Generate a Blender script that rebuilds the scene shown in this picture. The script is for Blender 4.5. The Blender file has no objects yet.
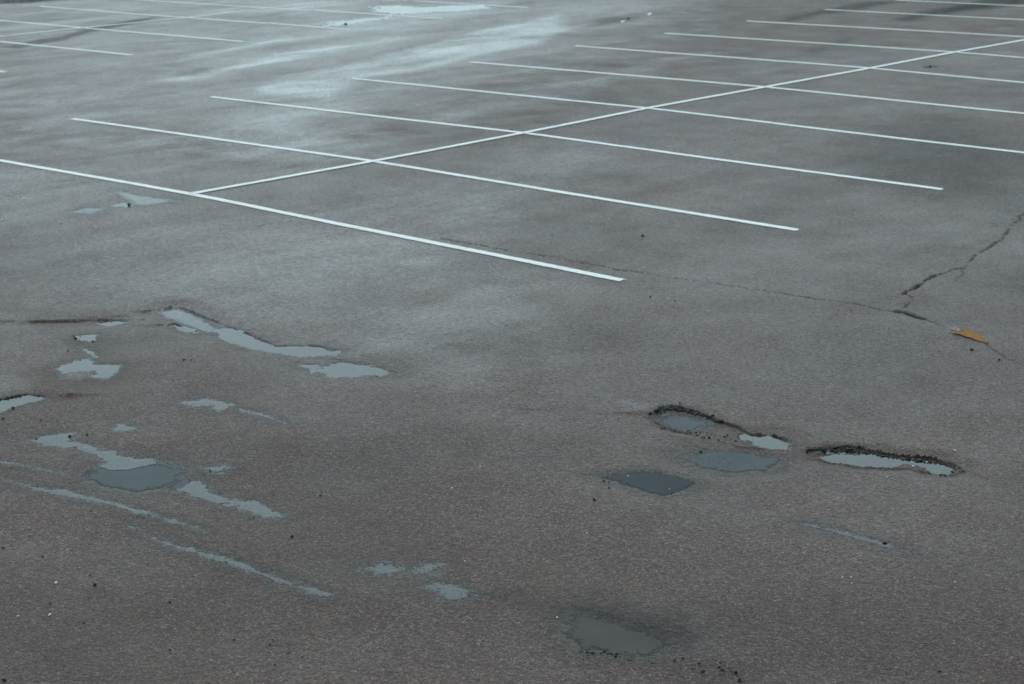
# A wet, worn car park on an overcast day, seen from a first-floor window.
# World metres: X runs along the bay lines, Y along the long centre line, Z is up.
import bpy, math, random
import numpy as np
from mathutils import Matrix, Vector

random.seed(7)
RNG = np.random.default_rng(11)
scene = bpy.context.scene
COL = scene.collection

# ------------------------------------------------------------------ layout (metres)
CLOUD_POW, CLOUD_GLOW, CLOUD_ZENITH, CLOUD_COL = 5.0, 13.0, 14.0, (.72, .98, 1.07)
SUN_E, EXPOSURE = .5, 0.0
CAM = {'loc': [15.6258, -11.7276, 3.5924], 'right': [0.728394, 0.684882, -0.019469], 'up': [-0.165592, 0.203542, 0.964961], 'fwd': [-0.664847, 0.699648, -0.26167], 'lens': 67.135, 'yaw': -0.7599}
PUDDLES = [
    ('slanting dull wet strip running into the upper end of the long puddle', [(3.647, -3.131), (3.593, -2.975), (3.639, -2.912), (3.976, -2.975), (4.343, -3.099), (4.436, -3.229), (4.32, -3.252), (4.107, -3.22), (3.932, -3.211)], 0.0044, 0.06, 0.04, 0),
    ('bright sliver of water under the broken ledge at the left edge', [(4.726, -5.227), (4.78, -5.046), (4.914, -4.993), (4.938, -5.195), (4.962, -5.377), (4.952, -5.556), (4.631, -5.426)], 0.022, 0.035, 0.03, 0),
    ('thin puddle strip below the dark straight ledge, left side', [(3.489, -3.627), (3.555, -3.517), (3.644, -3.45), (3.685, -3.498), (3.649, -3.602)], 0.02, 0.04, 0.03, 0),
    ('small puddle dotted with black stones, below the ledge strip', [(3.779, -4.007), (3.785, -3.913), (3.827, -3.818), (3.989, -3.94), (3.979, -4.003), (3.875, -4.036)], 0.012, 0.05, 0.06, 0),
    ('broad bright puddle with a notched far edge beside the smooth patch', [(4.384, -4.577), (4.329, -4.406), (4.351, -4.269), (4.499, -4.347), (4.669, -4.203), (4.847, -4.381), (4.891, -4.52), (4.77, -4.51), (4.655, -4.413), (4.59, -4.501), (4.551, -4.615)], 0.012, 0.06, 0.05, 0),
    ('hair-thin curved trickle leading down to the notched puddle', [(4.01, -4.121), (4.205, -4.133), (4.368, -4.204), (4.323, -4.207), (4.182, -4.17)], 0.01, 0.05, 0.03, 0),
    ('long bright puddle lying against a diagonal broken edge', [(4.419, -3.168), (4.448, -3.048), (4.696, -3.086), (4.97, -3.168), (5.158, -3.154), (5.316, -3.004), (5.591, -2.967), (5.618, -3.049), (5.48, -3.25), (5.309, -3.273), (5.086, -3.32), (4.927, -3.348), (4.699, -3.305)], 0.016, 0.07, 0.05, 0),
    ('thin bright puddle under a small black ledge, left of the long puddle', [(4.006, -3.266), (4.184, -3.232), (4.361, -3.293), (4.197, -3.336)], 0.02, 0.04, 0.03, 0),
    ('flat tapered puddle just below the end of the long puddle', [(5.603, -3.383), (5.72, -3.336), (5.822, -3.332), (5.779, -3.22), (5.835, -3.138), (6.028, -3.077), (6.25, -3.055), (6.319, -3.158), (6.196, -3.325), (6.01, -3.434), (5.829, -3.44)], 0.012, 0.07, 0.07, 0),
    ('ragged pale puddle standing alone in the rough asphalt', [(5.726, -4.498), (5.736, -4.341), (5.845, -4.309), (5.915, -4.265), (6.031, -4.299), (6.08, -4.429), (5.917, -4.481)], 0.01, 0.07, 0.1, 0),
    ('narrow trickle trailing off from the ragged pale puddle', [(6.116, -4.342), (6.304, -4.296), (6.65, -4.337), (6.461, -4.36), (6.251, -4.369)], 0.0055, 0.05, 0.04, 0),
    ('pointed puddle with a black stone at its upper end, lower left', [(5.638, -5.632), (5.649, -5.465), (5.724, -5.309), (5.859, -5.431), (6.142, -5.42), (6.37, -5.4), (6.511, -5.378), (6.481, -5.501), (6.231, -5.519), (5.967, -5.518), (5.823, -5.603)], 0.01, 0.08, 0.06, 0),
    ('tiny puddle above the pointed lower left puddle', [(5.855, -5.144), (5.841, -5.035), (5.959, -5.043), (5.927, -5.15)], 0.008, 0.06, 0.06, 0),
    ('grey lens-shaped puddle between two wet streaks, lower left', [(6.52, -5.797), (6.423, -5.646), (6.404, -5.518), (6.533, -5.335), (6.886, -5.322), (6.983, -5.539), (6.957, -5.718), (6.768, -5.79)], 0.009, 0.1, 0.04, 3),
    ('ragged wet trail running out of the grey lens-shaped puddle', [(7.011, -5.56), (6.958, -5.377), (7.291, -5.455), (7.484, -5.443), (7.639, -5.418), (7.908, -5.449), (7.893, -5.493), (7.665, -5.512), (7.484, -5.55), (7.271, -5.56)], 0.008, 0.06, 0.06, 0),
    ('small oval puddle right of the lens-shaped puddle', [(6.905, -5.211), (6.948, -5.103), (7.033, -5.103), (7.059, -5.198), (6.981, -5.241)], 0.008, 0.07, 0.06, 0),
    ('long thin wet streak reaching the left border', [(5.702, -5.982), (5.853, -5.939), (6.073, -5.872), (6.354, -5.823), (6.336, -5.852), (6.096, -5.901), (5.896, -5.966), (5.748, -6.011)], 0.006, 0.05, 0.035, 0),
    ('long groove of water below the lens-shaped puddle', [(5.948, -6.134), (6.118, -6.106), (6.427, -6.069), (6.625, -5.979), (6.98, -5.927), (7.314, -5.897), (7.742, -5.864), (7.405, -5.91), (7.02, -5.968), (6.671, -6.05), (6.435, -6.108), (6.149, -6.125)], 0.007, 0.05, 0.035, 0),
    ('lowest straight groove of water, lower left', [(7.347, -6.082), (7.564, -6.095), (7.787, -6.097), (7.981, -6.063), (8.232, -6.032), (8.539, -6.035), (8.942, -5.996), (8.926, -6.067), (8.565, -6.083), (8.256, -6.084), (8.001, -6.111), (7.758, -6.141)], 0.008, 0.05, 0.035, 0),
    ('dull wet pool left of the bottom centre puddle', [(9.026, -5.6), (8.993, -5.505), (8.981, -5.408), (9.049, -5.367), (9.099, -5.395), (9.128, -5.459), (9.108, -5.546)], 0.007, 0.07, 0.06, 0),
    ('bright star-shaped puddle in the bottom centre gravelly asphalt', [(9.193, -5.628), (9.216, -5.54), (9.292, -5.509), (9.434, -5.505), (9.457, -5.585), (9.433, -5.672), (9.353, -5.675)], 0.01, 0.08, 0.08, 0),
    ('dull wet smear at the lower end of the wet trail', [(8.786, -5.646), (8.816, -5.548), (8.931, -5.558), (8.964, -5.617), (8.895, -5.677)], 0.006, 0.08, 0.08, 0),
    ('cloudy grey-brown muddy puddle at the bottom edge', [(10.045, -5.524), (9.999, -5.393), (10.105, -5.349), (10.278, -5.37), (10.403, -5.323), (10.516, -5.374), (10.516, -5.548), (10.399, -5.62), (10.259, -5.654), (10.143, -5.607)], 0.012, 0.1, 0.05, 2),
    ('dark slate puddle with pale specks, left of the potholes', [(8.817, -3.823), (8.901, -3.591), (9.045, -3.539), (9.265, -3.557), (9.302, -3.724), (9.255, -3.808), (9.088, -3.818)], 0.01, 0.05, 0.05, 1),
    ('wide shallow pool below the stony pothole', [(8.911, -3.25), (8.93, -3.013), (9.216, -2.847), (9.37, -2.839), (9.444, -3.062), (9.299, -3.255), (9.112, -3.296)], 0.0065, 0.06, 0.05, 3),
    ('bright oval of water at the right end of the stony pothole', [(8.987, -2.636), (9.068, -2.541), (9.246, -2.572), (9.305, -2.686), (9.234, -2.77), (9.107, -2.739)], 0.014, 0.06, 0.03, 0),
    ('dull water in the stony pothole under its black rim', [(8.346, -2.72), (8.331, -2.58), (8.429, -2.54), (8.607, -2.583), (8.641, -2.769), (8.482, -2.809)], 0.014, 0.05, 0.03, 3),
    ('bright crescent of water in the right-hand pothole', [(9.492, -2.664), (9.551, -2.553), (9.771, -2.405), (9.923, -2.374), (10.077, -2.293), (10.263, -2.349), (10.269, -2.448), (10.186, -2.506), (10.063, -2.424), (9.963, -2.437), (9.971, -2.548), (9.816, -2.667), (9.637, -2.711)], 0.024, 0.05, 0.025, 0),
    ('thin diagonal wet streak in the right foreground', [(10.107, -3.708), (10.262, -3.654), (10.376, -3.636), (10.583, -3.651), (10.829, -3.7), (10.614, -3.718), (10.405, -3.726), (10.219, -3.73)], 0.0048, 0.05, 0.035, 0),
    ('small white glint of water below the corner of the first bay line', [(-0.186, -0.869), (-0.204, -0.687), (0.026, -0.708), (0.011, -0.829)], 0.01, 0.08, 0.05, 0),
    ('faint forked puddle near the start of the first bay line', [(-0.924, -0.36), (-0.817, -0.248), (-0.431, -0.351), (0.128, -0.267), (0.133, -0.592), (0.032, -0.736), (-0.41, -0.539)], 0.0034, 0.1, 0.08, 0),
    ('faint oval puddle left of the forked puddle', [(-0.257, -1.338), (-0.3, -1.052), (-0.097, -0.931), (0.081, -1.268)], 0.0032, 0.1, 0.07, 0),
    ('brilliant far puddle reflecting the sky, by the top border', [(-13.999, 15.485), (-14.686, 16.294), (-13.598, 16.721), (-12.963, 17.704), (-12.313, 17.123), (-12.517, 16.383), (-12.855, 15.708), (-13.045, 15.24)], 0.012, 0.3, 0.42, 0),
    ('pale far puddle joining the bay line end, near a black stone', [(-12.548, 12.728), (-12.994, 13.379), (-12.91, 14.234), (-12.836, 14.987), (-12.473, 14.235), (-12.24, 13.227)], 0.01, 0.25, 0.45, 0),
    ('small far puddle in a dark rimmed hole near the top', [(-8.003, 16.235), (-8.146, 16.582), (-7.999, 16.481), (-7.804, 16.146)], 0.02, 0.12, 0.03, 0),
    ('smallest far puddle in the dark line at the top', [(-8.432, 17.624), (-8.669, 18.023), (-8.514, 17.864), (-8.289, 17.512)], 0.02, 0.12, 0.03, 0),
]
FILM = [
    ([(2.647, -3.915), (2.893, -3.91), (3.569, -4.111), (4.045, -4.144), (4.196, -4.4), (4.242, -4.598), (4.211, -4.822), (4.017, -5.02), (2.403, -4.122)], 0.12, 0.05, 0),
    ([(4.061, -5.047), (4.325, -4.855), (4.628, -4.915), (4.75, -5.026), (4.706, -5.215), (4.652, -5.409)], 0.22, 0.05, 0),
    ([(4.525, -4.621), (4.59, -4.501), (4.661, -4.408), (4.797, -4.52), (4.779, -4.63), (4.662, -4.697)], 0.3, 0.05, 0),
    ([(7.968, -2.614), (8.145, -2.523), (8.241, -2.641), (8.13, -2.707)], 0.3, 0.08, 0),
    ([(8.815, -3.848), (8.878, -3.563), (9.278, -3.546), (9.344, -3.776), (9.184, -3.846)], 0.15, 0.05, 0),
    ([(9.929, -5.437), (9.903, -5.299), (10.165, -5.123), (10.489, -4.955), (10.696, -5.203), (10.781, -5.446), (10.55, -5.589), (10.274, -5.685)], 0.25, 0.12, 1),
    ([(9.411, -5.525), (9.616, -5.382), (9.918, -5.352), (10.013, -5.46), (9.784, -5.562)], 0.3, 0.1, 1),
    ([(-3.513, -0.291), (-2.101, -0.171), (-0.783, -0.259), (0.19, -0.351), (0.091, -0.946), (-0.306, -1.375), (0.239, -2.606)], 0.14, 0.25, 1),
    ([(3.863, -0.73), (3.939, -0.468), (4.138, -0.602), (4.067, -0.806)], 0.35, 0.12, 0),
    ([(4.722, -1.323), (5.647, 0.351), (6.461, 6.961), (11.906, -3.86), (10.639, -4.47), (9.012, -3.726), (7.611, -3.418)], 0.17, 0.9, 0.5),
    ([(1.281, -1.462), (2.015, -0.274), (4.0, -0.008), (6.086, -1.815), (6.215, -2.771), (4.64, -3.021), (3.084, -2.692)], 0.26, 0.8, 0.55),
    ([(5.267, 0.279), (6.32, 0.302), (6.116, 1.118), (5.023, 0.832)], 0.1, 0.3, 1),
    ([(-2.3, 1.82), (-0.34, 2.336), (-1.986, 3.89), (-4.497, 5.496), (-6.427, 7.571), (-6.413, 6.186), (-4.66, 4.225)], 0.3, 0.8, 1),
    ([(-6.086, 5.731), (-6.97, 7.236), (-7.019, 8.094), (-7.815, 10.36), (-9.208, 13.717), (-10.018, 16.835), (-7.801, 14.498), (-6.804, 12.729), (-6.212, 10.633), (-5.683, 8.76), (-5.718, 7.583), (-4.256, 5.651), (-5.273, 5.611)], 0.6, 0.22, 0.7),
    ([(-6.112, 5.845), (-6.758, 7.659), (-6.487, 7.462), (-5.844, 5.755)], 0.4, 0.12, 1),
    ([(-8.169, 5.497), (-8.381, 6.219), (-8.646, 7.41), (-9.335, 9.466), (-9.446, 10.472), (-8.875, 9.736), (-8.25, 7.496), (-7.83, 5.989)], 0.7, 0.4, 1),
    ([(-10.196, 7.597), (-11.176, 9.655), (-11.59, 11.16), (-10.98, 10.525), (-10.324, 8.536)], 0.6, 0.3, 1),
    ([(-9.146, 8.226), (-10.539, 10.969), (-11.363, 14.263), (-8.507, 11.016), (-8.187, 9.128), (-8.037, 7.935)], 0.35, 0.8, 0.8),
    ([(-10.868, 10.782), (-13.318, 13.665), (-13.481, 18.116), (-11.362, 17.109), (-11.664, 14.554), (-11.249, 12.585)], 0.35, 0.8, 0.8),
    ([(-20.072, 15.379), (-16.35, 17.236), (-13.132, 13.765), (-16.077, 14.147), (-16.52, 12.912)], 0.3, 1.2, 1),
    ([(-1.816, 5.014), (-2.368, 7.468), (-3.172, 11.036), (-3.468, 12.916), (-3.121, 12.468), (-2.377, 10.073), (-1.569, 6.807), (-0.994, 4.559)], 0.3, 0.3, 1),
    ([(2.181, 1.419), (0.989, 4.204), (1.075, 5.155), (2.257, 3.614), (3.633, 0.496), (3.361, -0.004)], 0.25, 0.6, 1),
    ([(4.188, 2.422), (4.12, 3.137), (4.601, 3.072), (4.588, 2.379)], 0.3, 0.3, 1),
    ([(3.605, -2.688), (2.714, -1.335), (3.221, -0.12), (5.348, -0.806), (6.889, -2.856), (5.148, -2.965)], 0.12, 0.6, 1),
    ([(-27.384, 13.307), (-10.257, 21.666), (-4.142, 11.222), (-2.138, 5.874), (-0.965, 2.74), (-3.393, 1.981), (-7.252, 1.411)], 0.44, 2.0, 0.35),
    ([(-7.252, 1.411), (-2.25, 1.854), (-0.178, 5.12), (-1.985, 12.515), (0.35, 19.103), (8.241, 3.425), (6.062, -0.646), (3.766, -3.756), (1.99, -4.054)], 0.18, 2.0, 0.35),
    ([(-6.416, 0.917), (-2.25, 1.854), (1.649, 1.656), (5.113, -0.553), (7.053, -3.025), (6.634, -4.241), (3.635, -3.481), (1.99, -4.054)], 0.2, 1.2, 0.4),
]
DARK = [
    ([(-5.597, 18.038), (-5.908, 19.703), (-6.175, 22.052), (-5.511, 22.127), (-5.278, 19.797), (-5.354, 19.064), (-5.065, 17.673)], 0.68, 0.25),
    ([(-3.59, 18.899), (-4.019, 20.456), (-4.336, 22.465), (-4.263, 24.322), (-3.066, 23.358), (-3.256, 21.555), (-3.435, 19.857), (-3.252, 18.868)], 0.8, 0.3),
    ([(-2.251, 13.965), (-2.57, 15.884), (-2.236, 15.53), (-1.644, 13.506)], 0.35, 0.2),
    ([(-14.97, 7.081), (-14.958, 7.469), (-15.471, 8.357), (-15.444, 8.779), (-16.359, 9.968), (-17.147, 11.606), (-17.319, 12.488), (-16.754, 11.817), (-15.609, 9.521), (-14.794, 8.343), (-14.348, 7.161)], 0.62, 0.1),
    ([(-23.421, 12.245), (-22.751, 12.872), (-22.826, 14.004), (-21.956, 15.647), (-25.216, 15.333), (-24.725, 13.057)], 0.9, 0.4),
    ([(-5.062, 10.356), (-5.327, 10.995), (-3.829, 11.097), (-3.089, 10.936), (-3.583, 10.338), (-4.603, 10.322)], 0.35, 0.3),
    ([(0.809, 4.231), (0.802, 4.755), (1.319, 4.73), (1.394, 4.027), (1.46, 3.591)], 0.15, 0.2),
    ([(-8.747, 16.576), (-8.496, 16.939), (-8.314, 17.266), (-7.931, 16.563), (-7.633, 15.423), (-7.791, 15.125)], 0.5, 0.2),
    ([(-8.451, 6.176), (-8.967, 7.06), (-8.641, 7.104), (-8.173, 6.348)], 0.4, 0.2),
    ([(2.916, 8.046), (3.48, 9.19), (4.601, 8.886), (7.044, 4.403), (5.877, 4.74), (4.735, 4.87)], 0.42, 0.8),
    ([(8.817, -3.823), (8.901, -3.591), (9.045, -3.539), (9.265, -3.557), (9.302, -3.724), (9.255, -3.808), (9.088, -3.818)], 0.25, 0.05),
    ([(0.484, 13.19), (0.606, 13.354), (0.737, 13.165), (0.64, 13.019)], 0.8, 0.08),
    ([(9.934, -5.37), (9.979, -5.202), (10.435, -5.001), (10.607, -5.131), (10.633, -5.331), (10.425, -5.438), (10.116, -5.433)], 0.5, 0.14),
    ([(9.741, -5.374), (9.914, -5.126), (10.318, -5.007), (10.604, -4.95), (10.71, -5.191), (10.768, -5.429), (10.598, -5.505), (10.016, -5.17)], 0.3, 0.16),
    ([(10.53, -5.564), (10.633, -5.331), (11.02, -5.322), (11.087, -5.56), (10.803, -5.619)], 0.3, 0.14),
    ([(9.429, -5.543), (9.599, -5.364), (9.925, -5.346), (9.99, -5.448), (9.768, -5.545)], 0.36, 0.1),
    ([(8.725, -3.832), (8.855, -3.536), (9.295, -3.532), (9.364, -3.802), (9.131, -3.87)], 0.15, 0.08),
    ([(5.853, -5.939), (6.289, -5.807), (6.995, -5.882), (7.739, -5.827), (8.979, -5.996), (9.314, -5.774), (9.073, -6.144), (7.991, -6.22), (6.873, -6.199), (6.324, -6.236)], 0.12, 0.3),
]
MUD = [
    ([(3.038, -3.985), (3.537, -3.642), (3.941, -3.609), (4.682, -4.058), (5.408, -4.708), (4.969, -4.841), (4.623, -4.888), (4.374, -4.846), (4.33, -4.49), (4.137, -4.173), (3.598, -4.086)], 0.6, 0.15),
    ([(10.045, -5.524), (9.999, -5.393), (10.105, -5.349), (10.278, -5.37), (10.403, -5.323), (10.516, -5.374), (10.516, -5.548), (10.399, -5.62), (10.259, -5.654)], 1.0, 0.12),
    ([(7.425, -5.072), (7.945, -5.072), (8.785, -5.261), (9.224, -5.686), (8.787, -5.891), (8.085, -5.765), (7.724, -5.678)], 0.3, 0.3),
    ([(9.25, -5.14), (9.771, -4.96), (10.419, -4.823), (10.494, -5.076), (10.074, -5.312), (9.684, -5.455)], 0.35, 0.3),
    ([(-16.153, 10.082), (-16.567, 10.752), (-16.094, 10.559), (-15.621, 9.942)], 0.9, 0.15),
    ([(-22.654, 13.209), (-23.061, 13.887), (-22.885, 14.883), (-21.896, 14.468), (-21.838, 13.335)], 0.8, 0.3),
    ([(8.736, -2.609), (9.103, -2.692), (9.102, -2.893), (8.802, -2.995)], 0.5, 0.08),
    ([(7.275, -6.836), (8.392, -6.402), (9.926, -6.489), (8.721, -7.748)], 0.25, 0.6),
]
LEDGES = [
    ([(4.672, -5.421), (4.726, -5.227), (4.738, -5.127), (4.754, -5.029), (4.822, -5.026), (4.905, -4.956)], 0.06, 0.12),
    ([(3.064, -3.984), (3.285, -3.788), (3.432, -3.597), (3.644, -3.394)], 0.022, 0.12),
    ([(3.9, -3.394), (4.001, -3.301), (3.974, -3.242), (4.337, -3.275)], 0.022, 0.09),
    ([(3.503, -3.292), (3.53, -3.024), (3.608, -2.888), (4.018, -2.96), (4.634, -3.064), (5.092, -3.156), (5.367, -2.961), (5.571, -2.949)], 0.012, 0.25),
    ([(5.488, -3.209), (5.806, -3.112), (6.217, -3.034)], 0.008, 0.2),
    ([(8.197, -2.678), (8.234, -2.633), (8.2, -2.529), (8.238, -2.463), (8.367, -2.44), (8.481, -2.441), (8.655, -2.502), (8.795, -2.533), (8.972, -2.596), (9.061, -2.531), (9.235, -2.556)], 0.03, 0.1),
    ([(9.398, -2.632), (9.417, -2.566), (9.495, -2.469), (9.595, -2.394), (9.67, -2.379), (9.783, -2.37), (9.903, -2.342), (10.067, -2.277), (10.172, -2.285), (10.281, -2.334)], 0.032, 0.09),
    ([(9.936, -5.336), (10.108, -5.315), (10.276, -5.294)], 0.008, 0.1),
]
HOLLOWS = [
    ([(8.24, -2.67), (8.217, -2.52), (8.386, -2.464), (8.661, -2.51), (8.984, -2.612), (9.242, -2.575), (9.297, -2.705), (9.091, -2.828), (8.859, -2.82), (8.668, -2.825), (8.469, -2.833)], 0.011, 0.06),
    ([(9.402, -2.617), (9.503, -2.481), (9.675, -2.387), (9.913, -2.358), (10.172, -2.285), (10.294, -2.346), (10.274, -2.456), (9.977, -2.567), (9.812, -2.682), (9.595, -2.722)], 0.016, 0.05),
]
CRACKS = [
    ([(3.441, 0.172), (4.177, 0.19), (4.838, 0.248), (5.291, 0.251), (5.705, 0.28), (6.086, 0.336), (6.467, 0.377), (6.837, 0.415), (7.198, 0.452), (7.721, 0.505), (8.034, 0.479)], 0.008, 0.01, 0.7),
    ([(8.025, 0.493), (8.112, 0.523), (8.226, 0.48), (8.331, 0.45)], 0.02, 0.024, 1.0),
    ([(8.331, 0.45), (8.625, 0.313), (9.018, 0.131), (9.245, -0.06), (9.577, -0.246)], 0.006, 0.009, 0.4),
    ([(7.786, 1.015), (7.734, 1.275), (7.691, 1.527), (7.645, 1.74)], 0.02, 0.022, 1.0),
    ([(7.645, 1.74), (7.65, 1.952), (7.679, 2.141), (7.597, 2.363), (7.493, 2.675), (7.452, 2.949), (7.355, 3.346), (7.206, 3.721), (6.977, 4.411), (6.84, 4.855)], 0.012, 0.011, 0.85),
    ([(7.705, 2.114), (7.892, 1.623)], 0.006, 0.015, 0.35),
    ([(7.763, 1.082), (7.904, 0.943), (8.049, 0.652)], 0.01, 0.015, 0.5),
    ([(7.534, -3.149), (7.672, -3.062), (7.717, -2.967)], 0.006, 0.015, 0.5),
    ([(-2.895, -0.42), (-2.083, -0.31), (-1.014, -0.283), (-0.783, -0.259)], 0.004, 0.012, 0.25),
    ([(-5.673, 1.214), (-5.635, 1.747), (-6.152, 3.022)], 0.004, 0.012, 0.3),
    ([(-8.391, 15.872), (-8.624, 17.335), (-9.182, 20.279)], 0.01, 0.02, 0.5),
]
RIMS = [
    ([(8.234, -2.703), (8.248, -2.65), (8.223, -2.558), (8.257, -2.487), (8.386, -2.464), (8.5, -2.466), (8.667, -2.519)], 120, 0.02, 0.009, 0.024),
    ([(8.581, -2.713), (8.798, -2.742), (8.963, -2.707), (9.057, -2.68)], 26, 0.12, 0.007, 0.018),
    ([(8.487, -2.845), (8.668, -2.825), (8.835, -2.84), (8.945, -2.824)], 12, 0.05, 0.008, 0.02),
    ([(9.413, -2.632), (9.512, -2.494), (9.614, -2.423), (9.69, -2.409), (9.798, -2.394)], 110, 0.02, 0.009, 0.024),
    ([(9.798, -2.394), (9.918, -2.366), (10.082, -2.301), (10.186, -2.308), (10.29, -2.35)], 34, 0.03, 0.006, 0.015),
    ([(10.249, -2.523), (10.281, -2.38)], 6, 0.06, 0.008, 0.02),
    ([(10.282, -5.708), (10.337, -5.688), (10.372, -5.644), (10.455, -5.658), (10.564, -5.606)], 22, 0.03, 0.006, 0.015),
    ([(10.564, -5.606), (10.76, -5.492), (10.962, -5.428)], 16, 0.07, 0.006, 0.015),
    ([(3.738, -4.005), (4.018, -3.951)], 6, 0.05, 0.008, 0.018),
]
STONES = [(7.818, -6.655, 0.014), (7.938, -6.708, 0.024), (7.973, -6.996, 0.014), (8.296, -7.02, 0.015), (8.412, -6.601, 0.015), (8.861, -6.938, 0.016), (8.997, -6.672, 0.017), (9.135, -6.553, 0.012), (9.168, -6.598, 0.011), (9.3, -6.601, 0.013), (9.354, -6.724, 0.012), (9.382, -6.587, 0.01), (8.216, -6.654, 0.01), (8.42, -6.755, 0.01), (8.566, -7.63, 0.03), (4.989, -5.296, 0.03), (5.148, -5.472, 0.022), (5.374, -5.335, 0.017), (5.374, -5.253, 0.012), (5.453, -5.268, 0.014), (5.773, -5.387, 0.032), (5.652, -5.555, 0.018), (5.846, -5.311, 0.018), (5.917, -5.484, 0.016), (4.081, -4.255, 0.022), (4.924, -3.853, 0.022), (4.963, -3.821, 0.018), (6.986, -5.237, 0.02), (7.002, -5.294, 0.015), (7.8, -5.572, 0.014), (8.181, -5.625, 0.022), (7.61, -5.271, 0.014), (7.809, -5.101, 0.014), (6.531, -5.901, 0.014), (6.429, -6.057, 0.014), (7.02, -6.095, 0.012), (7.137, -6.731, 0.014), (7.41, -6.664, 0.014), (9.03, -4.149, 0.022), (8.866, -3.872, 0.018), (8.899, -3.867, 0.012), (8.965, -3.944, 0.014), (10.61, -3.665, 0.026), (9.042, -0.091, 0.024), (9.316, -0.201, 0.024), (6.304, -0.321, 0.022), (6.538, -0.297, 0.016), (4.811, 1.406, 0.03), (7.771, 0.305, 0.018), (10.939, -5.434, 0.012), (8.935, -3.058, 0.026), (9.108, -3.06, 0.016), (8.256, -2.403, 0.018), (8.697, -2.801, 0.024), (8.831, -2.844, 0.026), (8.64, -2.809, 0.022), (8.473, -2.857, 0.018), (10.971, -5.433, 0.026), (11.033, -5.487, 0.022), (10.855, -5.52, 0.016), (10.697, -5.463, 0.016), (10.799, -5.528, 0.014), (11.642, -4.838, 0.018), (-12.367, 13.225, 0.07), (-0.052, -0.735, 0.05), (-0.258, 5.063, 0.03), (-8.12, 16.685, 0.06), (0.638, 13.161, 0.05)]
PALE = [(7.766, -6.822, 0.02), (8.089, -7.073, 0.014), (7.982, -7.182, 0.01), (8.904, -3.704, 0.018), (9.224, -3.725, 0.018), (10.735, -4.169, 0.012), (11.157, -3.892, 0.012), (10.701, -4.197, 0.009), (10.782, -4.231, 0.009), (10.037, -2.469, 0.02), (10.041, -2.323, 0.016), (8.284, -4.522, 0.012), (9.336, -4.56, 0.011), (9.123, -5.267, 0.011), (8.138, -4.142, 0.009), (10.108, -2.121, 0.02), (0.171, -1.684, 0.03), (-1.474, -1.173, 0.028), (-1.22, -1.194, 0.028), (-1.528, -1.281, 0.026), (-0.421, -1.956, 0.026), (10.056, -2.776, 0.012), (9.958, -5.491, 0.012), (10.229, -5.577, 0.012), (10.447, -5.492, 0.012)]
BAY_LINES = [
    ([(-5.85, 0.045), (5.773, -0.033)], 'nearest white bay line, its near end alone on the open asphalt'),
    ([(-5.788, 2.488), (5.746, 2.497)], 'second white bay line from the front, ending mid-lot'),
    ([(-5.959, 4.923), (5.742, 5.003)], 'third white bay line, its near end close to the right border'),
    ([(-5.805, 7.459), (5.75, 7.41)], 'white bay line starting on the bright wet band'),
    ([(-5.758, 9.937), (5.75, 9.992)], 'white bay line starting just right of the bright wet band'),
    ([(-5.847, 12.558), (5.75, 12.486)], 'fifth white bay line crossing the long centre line'),
    ([(-5.821, 14.941), (5.75, 14.939)], 'white bay line starting below the small far holes'),
    ([(-5.879, 17.448), (5.75, 17.444)], 'white bay line running right where the centre line leaves the picture'),
    ([(-5.916, 20.057), (5.75, 19.882)], 'white bay line starting in a dark wet stain'),
    ([(-5.822, 22.45), (5.75, 22.4)], 'farthest white bay line in the top right corner'),
    ([(-21.75, 5.027), (-11.343, 4.992)], 'stub of white bay line at the left border'),
    ([(-21.75, 7.758), (-11.545, 7.606)], 'white bay line of the far row crossed by a dark crack at its left'),
    ([(-22.007, 10.129), (-11.578, 10.048)], 'white bay line of the far row with reddish dirt beside it'),
    ([(-21.797, 12.512), (-11.494, 12.554)], 'white bay line of the far row reaching the pale far puddle'),
    ([(-21.508, 14.751), (-11.46, 14.987)], 'white bay line of the far row under the brilliant far puddle'),
    ([(-21.182, 17.274), (-11.647, 17.671)], 'white bay line running along the top of the brilliant far puddle'),
]
CENTRE_LINES = [
    ([(-0.012, 0.017), (0.043, 2.47), (0.033, 4.947), (-0.076, 7.541), (-0.021, 10.067), (0.024, 12.554), (0.017, 14.889), (0.064, 17.011), (0.18, 20.573)], 'long white centre line crossing the near row of bay lines'),
    ([(-16.513, 6.883), (-16.562, 8.187), (-16.585, 9.844), (-16.436, 12.59), (-16.626, 14.821), (-16.584, 16.554), (-16.719, 18.812)], 'white centre line of the far row crossing three bay lines'),
]
SCRAP = [(8.701, 0.283), (9.052, 0.141)]


# ------------------------------------------------------------------ helpers
F = np.float32

def tag(o, label, cat, group=None):
    o['label'] = label
    o['category'] = cat
    if group:
        o['group'] = group

PERM = np.random.default_rng(3).permutation(1024).astype(np.int32)
ANG = np.random.default_rng(4).random(1024) * 2 * np.pi
GX, GY = np.cos(ANG).astype(F), np.sin(ANG).astype(F)

def perlin(x, y, seed=0):
    xi = np.floor(x).astype(np.int32); yi = np.floor(y).astype(np.int32)
    xf = (x - xi).astype(F); yf = (y - yi).astype(F)
    xi = xi + seed * 37; yi = yi + seed * 91
    u = xf * xf * xf * (xf * (xf * 6 - 15) + 10)
    v = yf * yf * yf * (yf * (yf * 6 - 15) + 10)
    p0 = PERM[xi & 1023]; p1 = PERM[(xi + 1) & 1023]
    def g(p, dy, dx):
        h = PERM[(p + yi + dy) & 1023]
        return GX[h] * (xf - dx) + GY[h] * (yf - dy)
    a = g(p0, 0, 0); b = g(p1, 0, 1); c = g(p0, 1, 0); d = g(p1, 1, 1)
    ab = a + u * (b - a); cd = c + u * (d - c)
    return (ab + v * (cd - ab)) * F(1.5)

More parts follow.
